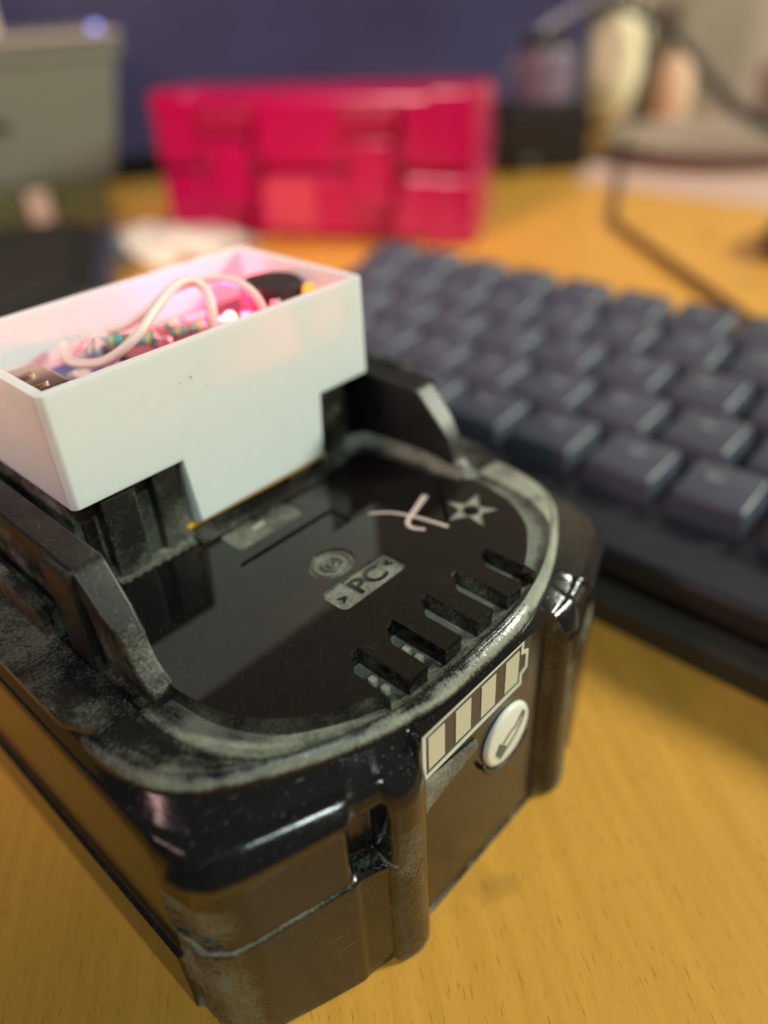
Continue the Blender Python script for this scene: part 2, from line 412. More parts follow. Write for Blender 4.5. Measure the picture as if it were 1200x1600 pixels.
levels = []; dusts = []
ang = np.arange(NR)
nz = rng.rand(NR)
zs = np.r_[np.linspace(1.0, 18, 8), np.linspace(19, 23, 8), np.linspace(24, 28, 8), np.linspace(29, 37, 26), np.linspace(37.6, 47.6, 10), np.linspace(47.8, 59.6, 66)]
RNG = np.random.RandomState(3)
chip = np.convolve(RNG.rand(NR), np.ones(5)/5, 'same')
for inset, z in ((2.2, 0.0), (.5, .25)): levels.append((FB-NB*inset, z))
for z in zs:
    F = FB+NB*displacement(z)[:, None]
    # leave the angular outline for the rounded arch near the top
    rough_ = (sstep(57, 60.5, AU)*FRONT*(z < 43)*.95 + .20*(AU > 24)*(AU < 31)*FRONT*(z < 42) + .12*FRONT*(AU > 28)*np.exp(-((z-33)/1.6)**2))
    F = F+NB*((np.convolve(RNG.rand(NR), np.ones(3)/3, 'same')-.5)*rough_)[:, None]
    t = inblend(z)[:, None]
    F = F*(1-t)+FA*t
    levels.append((F, z))
for k in range(1, 9):                                # rounded shoulder
    a = k/8*math.pi/2
    F0 = levels[-1][0] if k == 1 else F0
    inn = sstep(0, 1, k/8)
    NA = normals(FA)
    F = F0*(1-inn)+(FA-NA*2.4)*inn
    levels.append((F, 59.6+2.7*math.sin(a)))
zt = 62.3
for k in range(1, 8):                                # plateau to the crease
    t = k/7; FAin = FA-normals(FA)*2.4
    side = np.clip((FB[:, 1]-70)/30, 0, 1)
    levels.append((FAin*(1-t)+FC*t, zt+.5*t+.5*math.sin(t*math.pi)*0))
NC = normals(FC)
levels.append((FC-NC*.12, 62.55)); levels.append((FC-NC*.3, 61.9)); levels.append((FC-NC*.6, 61.85))
FCi = FC-NC*.6
for k in range(1, 8):
    t = k/7
    levels.append((FCi*(1-t)+FF*t, 61.85-.9*t))
levels.append((FF-normals(FF)*1.5, 60.9))
verts = np.vstack([np.c_[F[:, 0]+XC, F[:, 1], np.full(NR, z)] for F, z in levels])
faces = []
for i in range(len(levels)-1):
    for k in range(NR):
        k2 = (k+1) % NR
        faces.append((i*NR+k, i*NR+k2, (i+1)*NR+k2, (i+1)*NR+k))
faces.append(tuple(range(NR))[::-1]); faces.append(tuple((len(levels)-1)*NR+k for k in range(NR)))
du = np.zeros(len(verts))
sweep = np.convolve(RNG.rand(NR+200), np.ones(61)/61, 'same')[100:100+NR]; sweep = (sweep-.5)*10
for i, (F, z) in enumerate(levels):
    d = np.zeros(NR); u = F[:, 0]; y = F[:, 1]
    rgt = sstep(5, 34, u)
    if z > 60.5:
        d[:] = .30+.28*rgt
        d += .30*np.exp(-((z-61.1)/.5)**2)*rgt           # dust gathered in the ring on the right
        d += .16*np.exp(-((z-61.2)/.5)**2)*(1-rgt)*(y < 90)
        d -= .12*(u < -46)*(y > 84)
        if z > 62.2: d += .40*rgt*(y < 98)
    if z > 59.6:                                          # wear runs along the ring, heavier in some stretches
        stk = np.convolve(RNG.rand(NR+40), np.ones(27)/27, 'same')[20:20+NR]; stk = (stk-.5)*8
        d *= (.95+.40*sweep); d += .20*stk*(d > .05)
    if 57.5 < z < 62.6: d += .30*np.exp(-((z-61.0)/1.0)**2)*(.6+.8*np.clip(sweep+.5, 0, 1.3))*(y < 100)*(1-.5*rgt)
    zp = np.interp(AU, [29, 36, 50, 61], [34.2, 35.6, 33.5, 30.5])
    d += FRONT*(AU > 29.5)*np.exp(-((z-zp)/.3)**2)*.6
    d += FRONT*(AU > 24)*(AU < 31)*(z < 44)*.30
    d += FRONT*sstep(54, 60, AU)*(z < 44)*.50
    d += FRONT*(z < 1.5)*.35
    d += FRONT*(AU > 20.3)*(AU < 21.4)*.35*(z < 59)
    d += (1-FRONT)*np.exp(-((z-.6)/.6)**2)*.4
    du[i*NR:(i+1)*NR] = d
hs = obj('housing', verts, faces, M['shell'], bat, True, du)
shade(hs, 50)

# --- glossy cover plate with comb fingers at its front edge and shallow moulded recesses
ZP0, ZP1 = 59.4, 65.0
def cover_outline():
    half = smoothpoly([(20.8, 65.0), (29, 69.0), (36.5, 74.8), (41.5, 83), (43.4, 92), (43.7, 100), (43.7, 118), (43.7, 130)], 7)
    right = [(XC+a, b) for a, b in half]; left = [(XC-a, b) for a, b in half][::-1]
    front = []
    x0 = 66.2; pitch = 9.75
    front.append((63.9, 64.7))
    for k in range(5):
        xl = x0+k*pitch-2.4; xr = xl+5.0
        yb = 76.0; yf = 63.2
        front += [(xl, yf), (xl, yb-4.2), (xl+3.0, yb), (xr, yb), (xr, yf)]
    return left+front[1:]+right
outl = cover_outline()
bm = bmesh.new(); addprism(bm, outl, ZP0, ZP1); bmesh.ops.recalc_face_normals(bm, faces=bm.faces)
bmesh.ops.triangulate(bm, faces=[f for f in bm.faces if len(f.verts) > 4])
cov = frombm('cover_plate', bm, M['cover'], bat)
def rrect(x0, x1, y0, y1, r, n=5):
    out = []
    for cx, cy, a0 in ((x1-r, y1-r, 0), (x0+r, y1-r, 90), (x0+r, y0+r, 180), (x1-r, y0+r, 270)):
        for k in range(n+1):
            a = R(a0+90*k/n); out.append((cx+r*math.cos(a), cy+r*math.sin(a)))
    return out
def starpts(cx, cy, ro, ri, rot):
    return [(cx+(ro if k % 2 == 0 else ri)*math.cos(R(rot+36*k)), cy+(ro if k % 2 == 0 else ri)*math.sin(R(rot+36*k))) for k in range(10)]
rec = [('PC', rrect(74.2, 93.2, 84.6, 91.8, 1.6), .55), ('slot', rrect(70, 97.4, 105.2, 112.6, 1.3), .6), ('slot', rrect(73.6, 93, 116, 123.6, 1.3), .35),
       ('circ', [(83.2+5.4*math.cos(2*math.pi*k/36), 97.6+4.7*math.sin(2*math.pi*k/36)) for k in range(36)], .6),
       ('star', starpts(117.6, 87.0, 7.6, 2.9, 96), .55)]
bmc = bmesh.new()
for n_, p_, d_ in rec: addprism(bmc, p_, ZP1-d_, ZP1+3)
bmesh.ops.recalc_face_normals(bmc, faces=bmc.faces)
cut = frombm('cutter', bmc, None)
md = cov.modifiers.new('b', 'BOOLEAN'); md.operation = 'DIFFERENCE'; md.object = cut; md.solver = 'EXACT'
mb = cov.modifiers.new('v', 'BEVEL'); mb.width = .28*S; mb.segments = 2; mb.limit_method = 'ANGLE'; mb.angle_limit = R(40)
dg = bpy.context.evaluated_depsgraph_get(); dg.update()
me2 = bpy.data.meshes.new_from_object(cov.evaluated_get(dg)); cov.modifiers.clear(); cov.data = me2
bpy.data.objects.remove(cut)
me2.materials.clear(); me2.materials.append(M['cover'])
if me2.attributes.get('dust'): me2.attributes.remove(me2.attributes['dust'])
a = me2.attributes.new('dust', 'FLOAT', 'FACE')
vals = []
for p in me2.polygons:
    x, y, z = p.center/S; d = 0.0
    if abs(p.normal.z) > .9 and z > 64.8: d = .02 if y > 76 else .05
    elif y < 77 and 62 < x < 112: d = .30
    elif z < 64.9: d = .40
    if z < 64.85 and 104 < y < 114: d = .10
    vals.append(d)
    p.use_smooth = False
a.data.foreach_set('value', np.array(vals, np.float32))

def text(name, s, x, y, z, h, m, parent, rot=0, ext=.2, sx=1.0, bold=0.0):
    cu = bpy.data.curves.new(name, 'FONT'); cu.body = s; cu.size = h; cu.extrude = ext; cu.align_x = 'CENTER'; cu.align_y = 'CENTER'; cu.offset = bold
    t = bpy.data.objects.new(name, cu); col.objects.link(t)
    dg = bpy.context.evaluated_depsgraph_get(); dg.update()
    me = bpy.data.meshes.new_from_object(t.evaluated_get(dg)); bpy.data.objects.remove(t)
    mtx = Matrix.Translation((x, y, z)) @ Matrix.Rotation(rot, 4, 'Z') @ Matrix.Diagonal((sx, 1, 1, 1))
    vs = [tuple(mtx @ v.co) for v in me.vertices]; fs = [tuple(p.vertices) for p in me.polygons]
    bpy.data.meshes.remove(me)
    return obj(name, vs, fs, m, parent)
def flatpoly(name, pts, z, m, parent, dust=0.5, thick=.12):
    bm = bmesh.new(); addprism(bm, pts, z, z+thick)
    bmesh.ops.recalc_face_normals(bm, faces=bm.faces)
    return frombm(name, bm, m, parent, dust=lambda *a: dust)
flatpoly('mark_recess', rrect(74.4, 93.0, 84.8, 91.6, 1.5), 64.42, M['recess'], bat, .62, .1)
text('material_mark', 'PC', 84.6, 88.1, 64.62, 6.6, M['cover'], bat, 0, .22, 1.12, .03)
text('material_mark', '>', 77.0, 87.6, 64.62, 3.6, M['cover'], bat, 0, .2, .8, .1)
text('material_mark', '<', 91.0, 88.6, 64.62, 3.6, M['cover'], bat, 0, .2, .8, .1)
flatpoly('star_recess', starpts(117.6, 87.0, 7.45, 2.8, 96), 64.42, M['recess'], bat, .95, .1)
lathe('star_boss', [(1.9, 0), (1.9, .5), (1.4, .75), (0, .75)], (117.6, 87, 64.3), M['cover'], bat, 16, cap=False)
# round gate mark: disc and two rings
gm = flatpoly('gate_disc', [(83.2+5.2*math.cos(2*math.pi*k/32), 97.6+4.5*math.sin(2*math.pi*k/32)) for k in range(32)], 64.36, M['recess'], bat, .75, .1)
for r_, rr_ in ((4.2, .38), (2.3, .45), (.9, .5)):
    t_ = tube('gate_ring', [(83.2+r_*math.cos(2*math.pi*k/20), 97.6+r_*.87*math.sin(2*math.pi*k/20), 64.5) for k in range(20)], rr_, M['recess'], bat, 8, 2, True)
    a = t_.data.attributes.new('dust', 'FLOAT', 'POINT'); a.data.foreach_set('value', np.full(len(t_.data.vertices), .5, np.float32))
flatpoly('recess_dash', [(80.5, 120.0), (84.2, 120.3), (84.2, 121.6), (80.5, 121.3)], 64.66, M['recess'], bat, 1.1, .15)
# pen stroke
def ribbon(name, pts, wdt, z, m, parent):
    C = catmull([(a, b, 0) for a, b in pts], 8); L_, R_ = [], []
    K = len(C)
    for i, c in enumerate(C):
        t = (C[min(K-1, i+1)]-C[max(0, i-1)]).normalized(); nn = Vector((-t.y, t.x, 0)); ww = wdt(i/(K-1)) if callable(wdt) else wdt
        L_.append(c+nn*ww); R_.append(c-nn*ww)
    vs = [(p.x, p.y, z) for p in L_]+[(p.x, p.y, z) for p in R_]+[(p.x, p.y, z+.1) for p in L_]+[(p.x, p.y, z+.1) for p in R_]
    fs = []
    for i in range(K-1):
        fs += [(2*K+i, 2*K+i+1, 3*K+i+1, 3*K+i), (i, i+1, 2*K+i+1, 2*K+i), (K+i, 3*K+i, 3*K+i+1, K+i+1)]
    fs += [(0, 2*K, 3*K, K), (K-1, 2*K-1, 4*K-1, 3*K-1)]
    return obj(name, vs, fs, m, parent)
M['pen'] = mat('paint_pen', (.60, .50, .46), .5, noise=.1, nscale=2000)
ribbon('pen_stroke', [(101.4, 104.0), (104.8, 100.4), (107.0, 95.2), (108.2, 90.0), (108.8, 86.8)], lambda t: .30+.22*t, 65.03, M['pen'], bat)
ribbon('pen_stroke', [(115.2, 98.8), (109.9, 97.0), (104.9, 95.2), (103.4, 92.9), (104.7, 90.0)], lambda t: .72-.3*t, 65.05, M['pen'], bat)

# small pieces seen inside the comb notches
for k, (x, y) in enumerate(((66.6, 71.2), (76.2, 71.6))):
    box('contact', x-.9, x+.5, y-1.9, y-.3, 61.0, 62.9, M['segment'], bat, .3)
    box('contact', x-.8, x+.6, y-4.9, y-3.3, 61.0, 62.7, M['segment'], bat, .3)

# --- terminal block with ribs
bm = bmesh.new()
addbox(bm, XC-38, XC+38, 131.5, 236, 60.7, 84.2)
for sgn in (-1, 1):
    for a, b_, y0 in ((25.2, 33, 127.6), (14.2, 21.0, 128.2), (33.8, 36.6, 130.2)):
        x0, x1 = sorted((XC+sgn*a, XC+sgn*b_))
        addbox(bm, x0, x1, y0, 131.45, 60.7, 84.1 if a != 33.8 else 80)
bmesh.ops.recalc_face_normals(bm, faces=bm.faces)
def dterm(x, y, z):
    d = .30*(y > 131) + .10
    if z < 66.5 and y < 140: d += .35
    return d
bm2 = bmesh.new(); addbox(bm2, XC-12, XC+12, 131.3, 134, 60.7, 84.3)
tbk = frombm('terminal_block', bm, M['rail'], bat, smooth=True, dust=dterm, bevel=.5)
bm2.free()
# dusty fillets on the floor behind and along the block
for (x0, x1, y0, y1) in ((50.5, 69.5, 126.6, 129), (115, 124, 127.0, 129)):
    pts = []
    n_ = 40
    V, Fc = [], []
    for j in range(5):
        for i in range(n_):
            t = i/(n_-1); x = x0+(x1-x0)*t
            wob = 1.0*math.sin(i*1.3)+.7*math.sin(i*2.9+1)
            y = y0-.6+wob*.35+(y1-y0+.6-wob*.35)*j/4
            V.append((x, y, 65.02+.9*(j/4)**2))
    for j in range(4):
        for i in range(n_-1): Fc.append((j*n_+i, j*n_+i+1, (j+1)*n_+i+1, (j+1)*n_+i))
    ob = obj('dust_fillet', V, Fc, M['recess'], bat, True, np.full(len(V), .42)); ob['kind'] = 'stuff'

def fillet(path, wdt, hgt, dustv):
    C = catmull([(a, b, 0) for a, b in path], 6); K = len(C); V, F_ = [], []
    for i, c in enumerate(C):
        t = (C[min(K-1, i+1)]-C[max(0, i-1)]).normalized(); nn = Vector((-t.y, t.x, 0))
        for q in range(7):
            f = q/6; p = c+nn*wdt*(1-f)*max(.12, math.sin(math.pi*min(1, max(0, (i+1)/(K+1))))**.45); V.append((p.x, p.y, 64.98+hgt*(1-math.sqrt(max(0, 1-f*f)))+.04))
    for i in range(K-1):
        for q in range(6): F_.append((i*7+q, i*7+q+1, (i+1)*7+q+1, (i+1)*7+q))
    dv = [dustv*(.25+.75*min(1, (k % 7)/4)) for k in range(len(V))]
    return obj('floor_fillet', V, F_, M['rail'], bat, True, dv)
fillet([(127.4, 96.8), (126.9, 108), (126.4, 120), (125.2, 127.2), (121.5, 129.6), (113, 130.2)], 4.4, 3.2, .62)
fillet([(55, 130), (47.5, 129.2), (44.2, 126.5), (42.8, 118), (42.0, 110), (41.7, 104)], 3.4, 2.6, .55)
sl_ = prism('floor_sill', [(69.8, 131.4), (69.8, 124.6), (100, 123.6), (111, 123.9), (117.5, 125.8), (117.5, 127.4), (111, 131.4)], 64.6, 65.5, M['rail'], bat, bevel=.3, dust=lambda x, y, z: .22)
# --- guide rails
def rail(sgn):
    rl = None
    prof = [(95.4, 60.8), (95.0, 64.9), (97.4, 65.8), (99.4, 67.6), (100.6, 70.2), (101.3, 73.4), (104.4, 77.6), (110.2, 84.0), (111.6, 85.0), (236, 85.0), (236, 60.8)]
    bm = bmesh.new()
    # inner wall, full length
    n0 = 41.6; n1 = 47.2
    pts_in, pts_out = [], []
    def fl(y): return n0+(0.9 if y < 104 else .6*max(0, (112-y)/12))
    a = [bm.verts.new((XC+sgn*fl(y), y, z)) for y, z in prof]; b = [bm.verts.new((XC+sgn*(n1+.9-(.9 if y < 104 else 0)), y, z)) for y, z in prof]
    n = len(prof)
    bm.faces.new(a); bm.faces.new(b[::-1])
    for i in range(n): bm.faces.new((a[i], b[i], b[(i+1) % n], a[(i+1) % n]))
    bmesh.ops.recalc_face_normals(bm, faces=bm.faces)
    def dr(x, y, z):
        d = .06
        if y < 101 and z > 64: d = .50
        elif z < 68: d = .30
        elif y < 103: d = .25 if sgn < 0 else .05
        if sgn > 0 and z > 66.5: d = .05
        return d
    rl = frombm('guide_rail', bm, M['rail'], bat, smooth=True, dust=dr, bevel=.7, seg=3)
    x0, x1 = sorted((XC+sgn*47.1, XC+sgn*51.4))
    # outer lip that starts behind the nose, its cap and the lower flange
    def dl(x, y, z): return .06 if z > 80 else .2
    xa, xb = sorted((XC+sgn*47.6, XC+sgn*49.8))
    box('rail_cap', xa, xb, 110.8, 119.5, 61.8, 84.7, M['rail'], rl, .7, dust=dl)
    xc_, xd = sorted((XC+sgn*50.4, XC+sgn*53.2))
    box('rail_lip', xc_, xd, 121, 236, 69.0 if sgn < 0 else 80.4, 74.5 if sgn < 0 else 84.6, M['rail'], rl, .9, dust=lambda x, y, z: .3)
    xe, xf = sorted((XC+sgn*48.2, XC+sgn*50.35))
    box('rail_slot', xe, xf, 124, 236, 62.6, 82.0 if sgn > 0 else 70.5, M['rail'], rl, .3, dust=lambda x, y, z: .25)
    return rl
rail(-1); rail(1)
# shoulder blocks beside the rails
for sgn in (-1, 1):
    bm = bmesh.new()
    pts = [(XC+sgn*50.0, 97.5), (XC+sgn*57.5, 97.5), (XC+sgn*60.5, 104), (XC+sgn*60.8, 236), (XC+sgn*50.0, 236)]
    addprism(bm, pts, 61.5, 63.6); bmesh.ops.recalc_face_normals(bm, faces=bm.faces)
    frombm('shoulder', bm, M['shell'], bat, smooth=True, bevel=.5, dust=lambda x, y, z: .30 if z > 63 else .5)

# --- charge gauge on the front
YL = 57.15
gp = box('gauge_panel', 63.9, 98.2, YL, YL+1.4, 45.8, 59.4, M['label'], bat, .2)
def vflat(name, pts, m, parent, d=.18, y=YL):
    bm = bmesh.new(); addprism(bm, pts, y-d, y+.2, 'y'); bmesh.ops.recalc_face_normals(bm, faces=bm.faces)
    return frombm(name, bm, m, parent)
def vframe(name, outer, inner, m, parent, d=.2, y=YL):
    n = len(outer); vs = []
    for ring in (outer, inner):
        for yy in (y-d, y+.1): vs += [(p[0], yy, p[1]) for p in ring]
    fs = []
    for i in range(n):
        j = (i+1) % n
        fs += [(i, j, 2*n+j, 2*n+i), (i, n+i, n+j, j), (2*n+i, 2*n+j, 3*n+j, 3*n+i)]
    return obj(name, vs, fs, m, parent)
outer = [(64.5, 46.6), (95.2, 46.8), (95.2, 49.6), (97.0, 50.4), (97.0, 55.4), (95.2, 56.2), (95.2, 59.2), (64.5, 59.0)]
inner = [(65.4, 47.5), (94.4, 47.7), (94.4, 50.2), (96.2, 51.0), (96.2, 54.8), (94.4, 55.6), (94.4, 58.3), (65.4, 58.1)]
vframe('gauge_outline', outer, inner, M['labelwhite'], gp)
for k in range(4):
    x = 66.2+k*7.72
    vflat('gauge_segment', [(x, 48.6), (x+4.5, 48.6), (x+4.5, 57.0), (x, 57.0)], M['segment'], gp, .14)
BX, BZ = 90.8, 35.6
btn = lathe('test_button', [(7.6, -.2), (7.6, .25), (7.3, .7), (6.6, 1.0), (0, 1.05)], (BX, YL, BZ), M['button'], bat, 40, axis='y', cap=False)
vflat('button_symbol', [(BX-4.6, BZ-1.6), (BX-3.0, BZ-4.4), (BX-.4, BZ-2.8), (BX-3.4, BZ+.6)], M['symbol'], btn, .1, YL-1.12)
ribp = [(BX-2.2, BZ-.4), (BX+.2, BZ+1.0), (BX+2.0, BZ+1.5), (BX+4.6, BZ+3.9)]
def vribbon(name, pts, wdt, m, parent, y):
    C = catmull([(a, b, 0) for a, b in pts], 6); K = len(C); L_, R_ = [], []
    for i, c in enumerate(C):
        t = (C[min(K-1, i+1)]-C[max(0, i-1)]).normalized(); nn = Vector((-t.y, t.x, 0))*wdt
        L_.append(c+nn); R_.append(c-nn)
    vs = [(p.x, yy, p.y) for yy in (y-.08, y+.1) for p in L_+R_]
    fs = [f for i in range(K-1) for f in ((i, i+1, K+i+1, K+i), (i, 2*K+i, 2*K+i+1, i+1), (K+i, K+i+1, 3*K+i+1, 3*K+i))]
    return obj(name, vs, fs, m, parent)
vribbon('button_symbol', ribp, .28, M['symbol'], btn, YL-1.12)
vribbon('button_symbol', [(BX-.6, BZ-3.0), (BX+2.6, BZ-.8), (BX+4.9, BZ+2.2), (BX+4.6, BZ+3.9)], .22, M['symbol'], btn, YL-1.12)
# well round the button and dusty ledge under the gauge
wv = [(BX+8.6*math.cos(R(a_)), YL-.5, BZ+8.6*math.sin(R(a_))) for a_ in range(195, 331, 9)]
tube('button_well', wv, .55, M['recess'], bat, 8, 2)
bm = bmesh.new(); addprism(bm, [(64.2, 46.0), (80.5, 43.6), (80.5, 41.4), (66.0, 37.8), (64.2, 36.5)], YL-.55, YL+.3, 'y'); bmesh.ops.recalc_face_normals(bm, faces=bm.faces)
frombm('gauge_ledge', bm, M['recess'], bat, smooth=True, bevel=.2, dust=lambda x, y, z: .5)

# ------------------------------------------------------------------ white printed enclosure
enc = empty('printed_enclosure', (86.5, 150, 85), 'open white 3D-printed box sitting across the battery rails, circuit boards inside', 'enclosure')
BX0, BX1, BY0, BY1, BZ0, BZ1 = 46.0, 127.0, 127.0, 173.0, 85.15, 109.0
def rr2(x0, x1, y0, y1, r, n=4): return rrect(x0, x1, y0, y1, r, n)
FY = BY0+2.1
bm = bmesh.new()
addprism(bm, [(BX0, BZ1), (BX0, BZ0), (70.9, BZ0), (70.9, 68.9), (110.3, 68.9), (110.3, BZ0), (BX1, BZ0), (BX1, BZ1)], BY0, FY, 'y')
bmesh.ops.recalc_face_normals(bm, faces=bm.faces)
es = [e for e in bm.edges if all(abs(v.co.y-BY0) < .01 for v in e.verts) and abs(e.verts[0].co.x-e.verts[1].co.x) < .01]
bmesh.ops.bevel(bm, geom=es, offset=1.5, segments=5, profile=.5, affect='EDGES')
frombm('front_panel', bm, M['print'], enc, smooth=True)
oc = [(BX0, FY+.01)]+[(BX0+1.8-1.8*math.cos(R(a)), BY1-1.8+1.8*math.sin(R(a))) for a in range(0, 91, 18)]+[(BX1-1.8+1.8*math.sin(R(a)), BY1-1.8+1.8*math.cos(R(a))) for a in range(0, 91, 18)]+[(BX1, FY+.01)]
ic = [(BX1-2.1, FY+.01), (BX1-2.1, BY1-2.1), (BX0+2.1, BY1-2.1), (BX0+2.1, FY+.01)]
prism('box_walls', oc+ic, BZ0, BZ1, M['print'], enc, bevel=.12)
box('box_floor', BX0+2.11, BX1-2.11, FY+.01, BY1-2.11, BZ0+.02, 92.5, M['print'], enc)
box('plug_tab', 71.0, 110.2, FY+.01, 135.5, 68.9, BZ0-.01, M['print'], enc, .3)
random.seed(11)
for k in range(6):
    sx, sz = random.uniform(72, 82), random.uniform(98, 105)
    if k > 3: sx, sz = random.uniform(84, 104), random.uniform(80, 100)
    r_ = random.uniform(.10, .26)
    prism('scuff', [(sx+r_*1.6*math.cos(q_), sz+r_*math.sin(q_*1.1)) for q_ in (0, .9, 1.9, 2.9, 4.0, 5.2)], BY0-.03, BY0+.05, M['smudge'], enc, 'y')
yt = prism('yellow_tape_strip', [(68.9, 128.0), (110.6, 127.5), (110.6, 134.0), (68.9, 134.0)], 67.7, 68.85, M['yellow'], None, bevel=.2)
tag(yt, 'strip of bright yellow tape under the white plug tab', 'tape')

# --- charging board with usb socket
cb = empty('charging_board', (66, 154, 94), 'small blue charging board with a USB socket in the near end of the white box', 'circuit board')
box('board', 50.5, 77, 134, 168, 94.2, 96.4, M['pcbblue'], cb, .15)
us = box('usb_socket', 49.4, 61.2, 145.5, 159.5, 96.45, 102.0, M['steel'], cb, 1.2, seg=3)
box('socket_tab', 53, 57, 148, 150.2, 102.02, 102.5, M['steel'], us, .15); box('socket_tab', 53, 57, 154, 156.2, 102.02, 102.5, M['steel'], us, .15)
box('socket_shield', 52.0, 60.5, 160.2, 163.0, 96.45, 101.2, M['steel'], cb, .5)
lathe('solder_pad', [(2.6, 0), (2.6, .25), (1.2, .3), (1.1, .05)], (68.6, 159.5, 96.42), M['solder'], cb, 20)
text('pad_print', '013', 68.8, 154.6, 96.5, 4.2, M['silk'], cb, R(0), .05)
text('pad_print', 'OUT', 75.0, 158.6, 96.5, 3.2, M['silk'], cb, R(90), .05)
for k in range(8): box('solder_joint', 75.4, 77.6, 137.0+k*2.0, 138.1+k*2.0, 96.42, 97.0, M['solder'], cb, .2)
box('chip', 63.5, 68.5, 139, 149, 96.42, 98.2, M['blackmatte'], cb, .2)

# --- prototype board, resistors, led, wires
pb = empty('circuit_board', (102, 150, 94), 'dark circuit board with teal resistors, a lit red LED and white wires', 'circuit board')
box('board', 79.5, 123.5, 131, 169, 95.2, 97.4, M['pcbdark'], pb, .15)
def resistor(a, b, r, idx):
    A, B_ = Vector(a), Vector(b); d = (B_-A); L_ = d.length; d.normalize()
    q = d.to_track_quat('Z', 'Y').to_matrix()
    def lt(name, prof, m, par):
        n = 18; vs, fs = [], []
        for (rr, h) in prof:
            for k in range(n):
                v = A+q @ Vector((rr*math.cos(2*math.pi*k/n), rr*math.sin(2*math.pi*k/n), h)); vs.append(tuple(v))
        for i in range(len(prof)-1):
            for k in range(n): fs.append((i*n+k, i*n+(k+1) % n, (i+1)*n+(k+1) % n, (i+1)*n+k))
        return obj(name, vs, fs, m, par, True)
    body = lt('resistor', [(.01, 0), (r*.8, .15), (r*1.0, .8), (r*1.02, 1.6), (r*.9, 2.4), (r*.82, 3.2), (r*.82, L_-3.2), (r*.9, L_-2.4), (r*1.02, L_-1.6), (r, L_-.8), (r*.8, L_-.15), (.01, L_)], M['teal'], pb)
    lt('band', [(r*1.04, 1.2), (r*1.05, 1.8)], M['band1'], body); lt('band', [(r*.86, 4.0), (r*.86, 4.8)], M['band2'], body); lt('band', [(r*1.04, L_-1.9), (r*1.05, L_-1.2)], M['band1'], body)
    tube('lead', [tuple(A-d*4.5-Vector((0, 0, 4))), tuple(A-d*3.2), tuple(A)], .35, M['solder'], body, 6, 4); tube('lead', [tuple(B_), tuple(B_+d*2.4), tuple(B_+d*3.2-Vector((0, 0, 3.5)))], .35, M['solder'], body, 6, 4)
resistor((77.6, 160.4, 101.2), (85.0, 151.6, 101.4), 1.75, 0)
resistor((90.3, 154.6, 100.4), (98.2, 152.0, 100.4), 1.45, 1)
resistor((93.0, 161.0, 99.6), (104.0, 160.0, 99.6), 1.3, 2)
lathe('led', [(1.5, 0), (1.5, 1.8), (1.3, 2.7), (.8, 3.3), (0.05, 3.5)], (104.9, 150.8, 98.3), M['led'], pb, 16)
lathe('led_base', [(2.0, 0), (2.0, .9)], (104.9, 150.8, 97.45), M['silk'], pb, 16)
box('pin_header', 100.4, 103.0, 148.2, 150.4, 97.45, 101.6, M['silk'], pb, .2)
box('pin_header', 107.2, 109.6, 147.2, 149.4, 97.45, 101.0, M['silk'], pb, .2)
lathe('terminal_post', [(1.2, 0), (1.2, 6.3), (.9, 6.8), (0.05, 6.9)], (112.8, 142.6, 97.45), M['solder'], pb, 14)
kn = lathe('trimmer_knob', [(7.6, 0), (7.8, 1.0), (7.6, 8.6), (7.0, 9.3), (0.05, 9.5)], (116.8, 148.8, 97.45), M['foam'], pb, 28)
lathe('amber_led', [(1.7, 0), (1.7, .8), (1.3, 1.8), (0.05, 2.2)], (121.4, 139.9, 104.2), M['amber'], pb, 14)
lathe('led_holder', [(1.8, 0), (1.8, 6.7)], (121.4, 139.9, 97.45), M['foam'], pb, 14)
tube('wire', [(70.3, 168.2, 100.2), (69.8, 166.6, 101.0), (66.8, 159.4, 101.5), (64.9, 151.4, 102.6), (67.3, 142.4, 104.6), (73.1, 138.8, 108.6), (80.7, 141.5, 112.0), (88.8, 145.8, 113.6), (93.4, 146.2, 113.2), (94.9, 143.8, 111.0), (93.6, 141.0, 107.0), (92.4, 141.3, 101.8), (92.4, 142.0, 97.6)], 1.05, M['wire'], pb, 12)
tube('wire', [(81.6, 167.6, 101.0), (81.4, 164.9, 101.6), (82.8, 159.1, 103.6), (85.8, 154.6, 107.0), (92.1, 153.6, 110.0), (99.7, 150.8, 111.0), (103.1, 145.8, 111.0), (104.9, 141.4, 109.0), (106.7, 139.7, 104.0), (106.9, 139.5, 97.6)], .95, M['wire'], pb, 12)
tube('jumper', [(72, 162, 96.6), (73, 162.5, 100.5), (76, 162.5, 102.2), (79.5, 160.5, 101.5)], .4, M['solder'], pb, 6)
ld = bpy.data.lights.new('led_glow', 'POINT'); ld.energy = .032; ld.color = (1, .03, .09); ld.shadow_soft_size = .0012
lo = bpy.data.objects.new('led_glow', ld); col.objects.link(lo); lo.location = Vector((104.9, 151.8, 104.2))*S

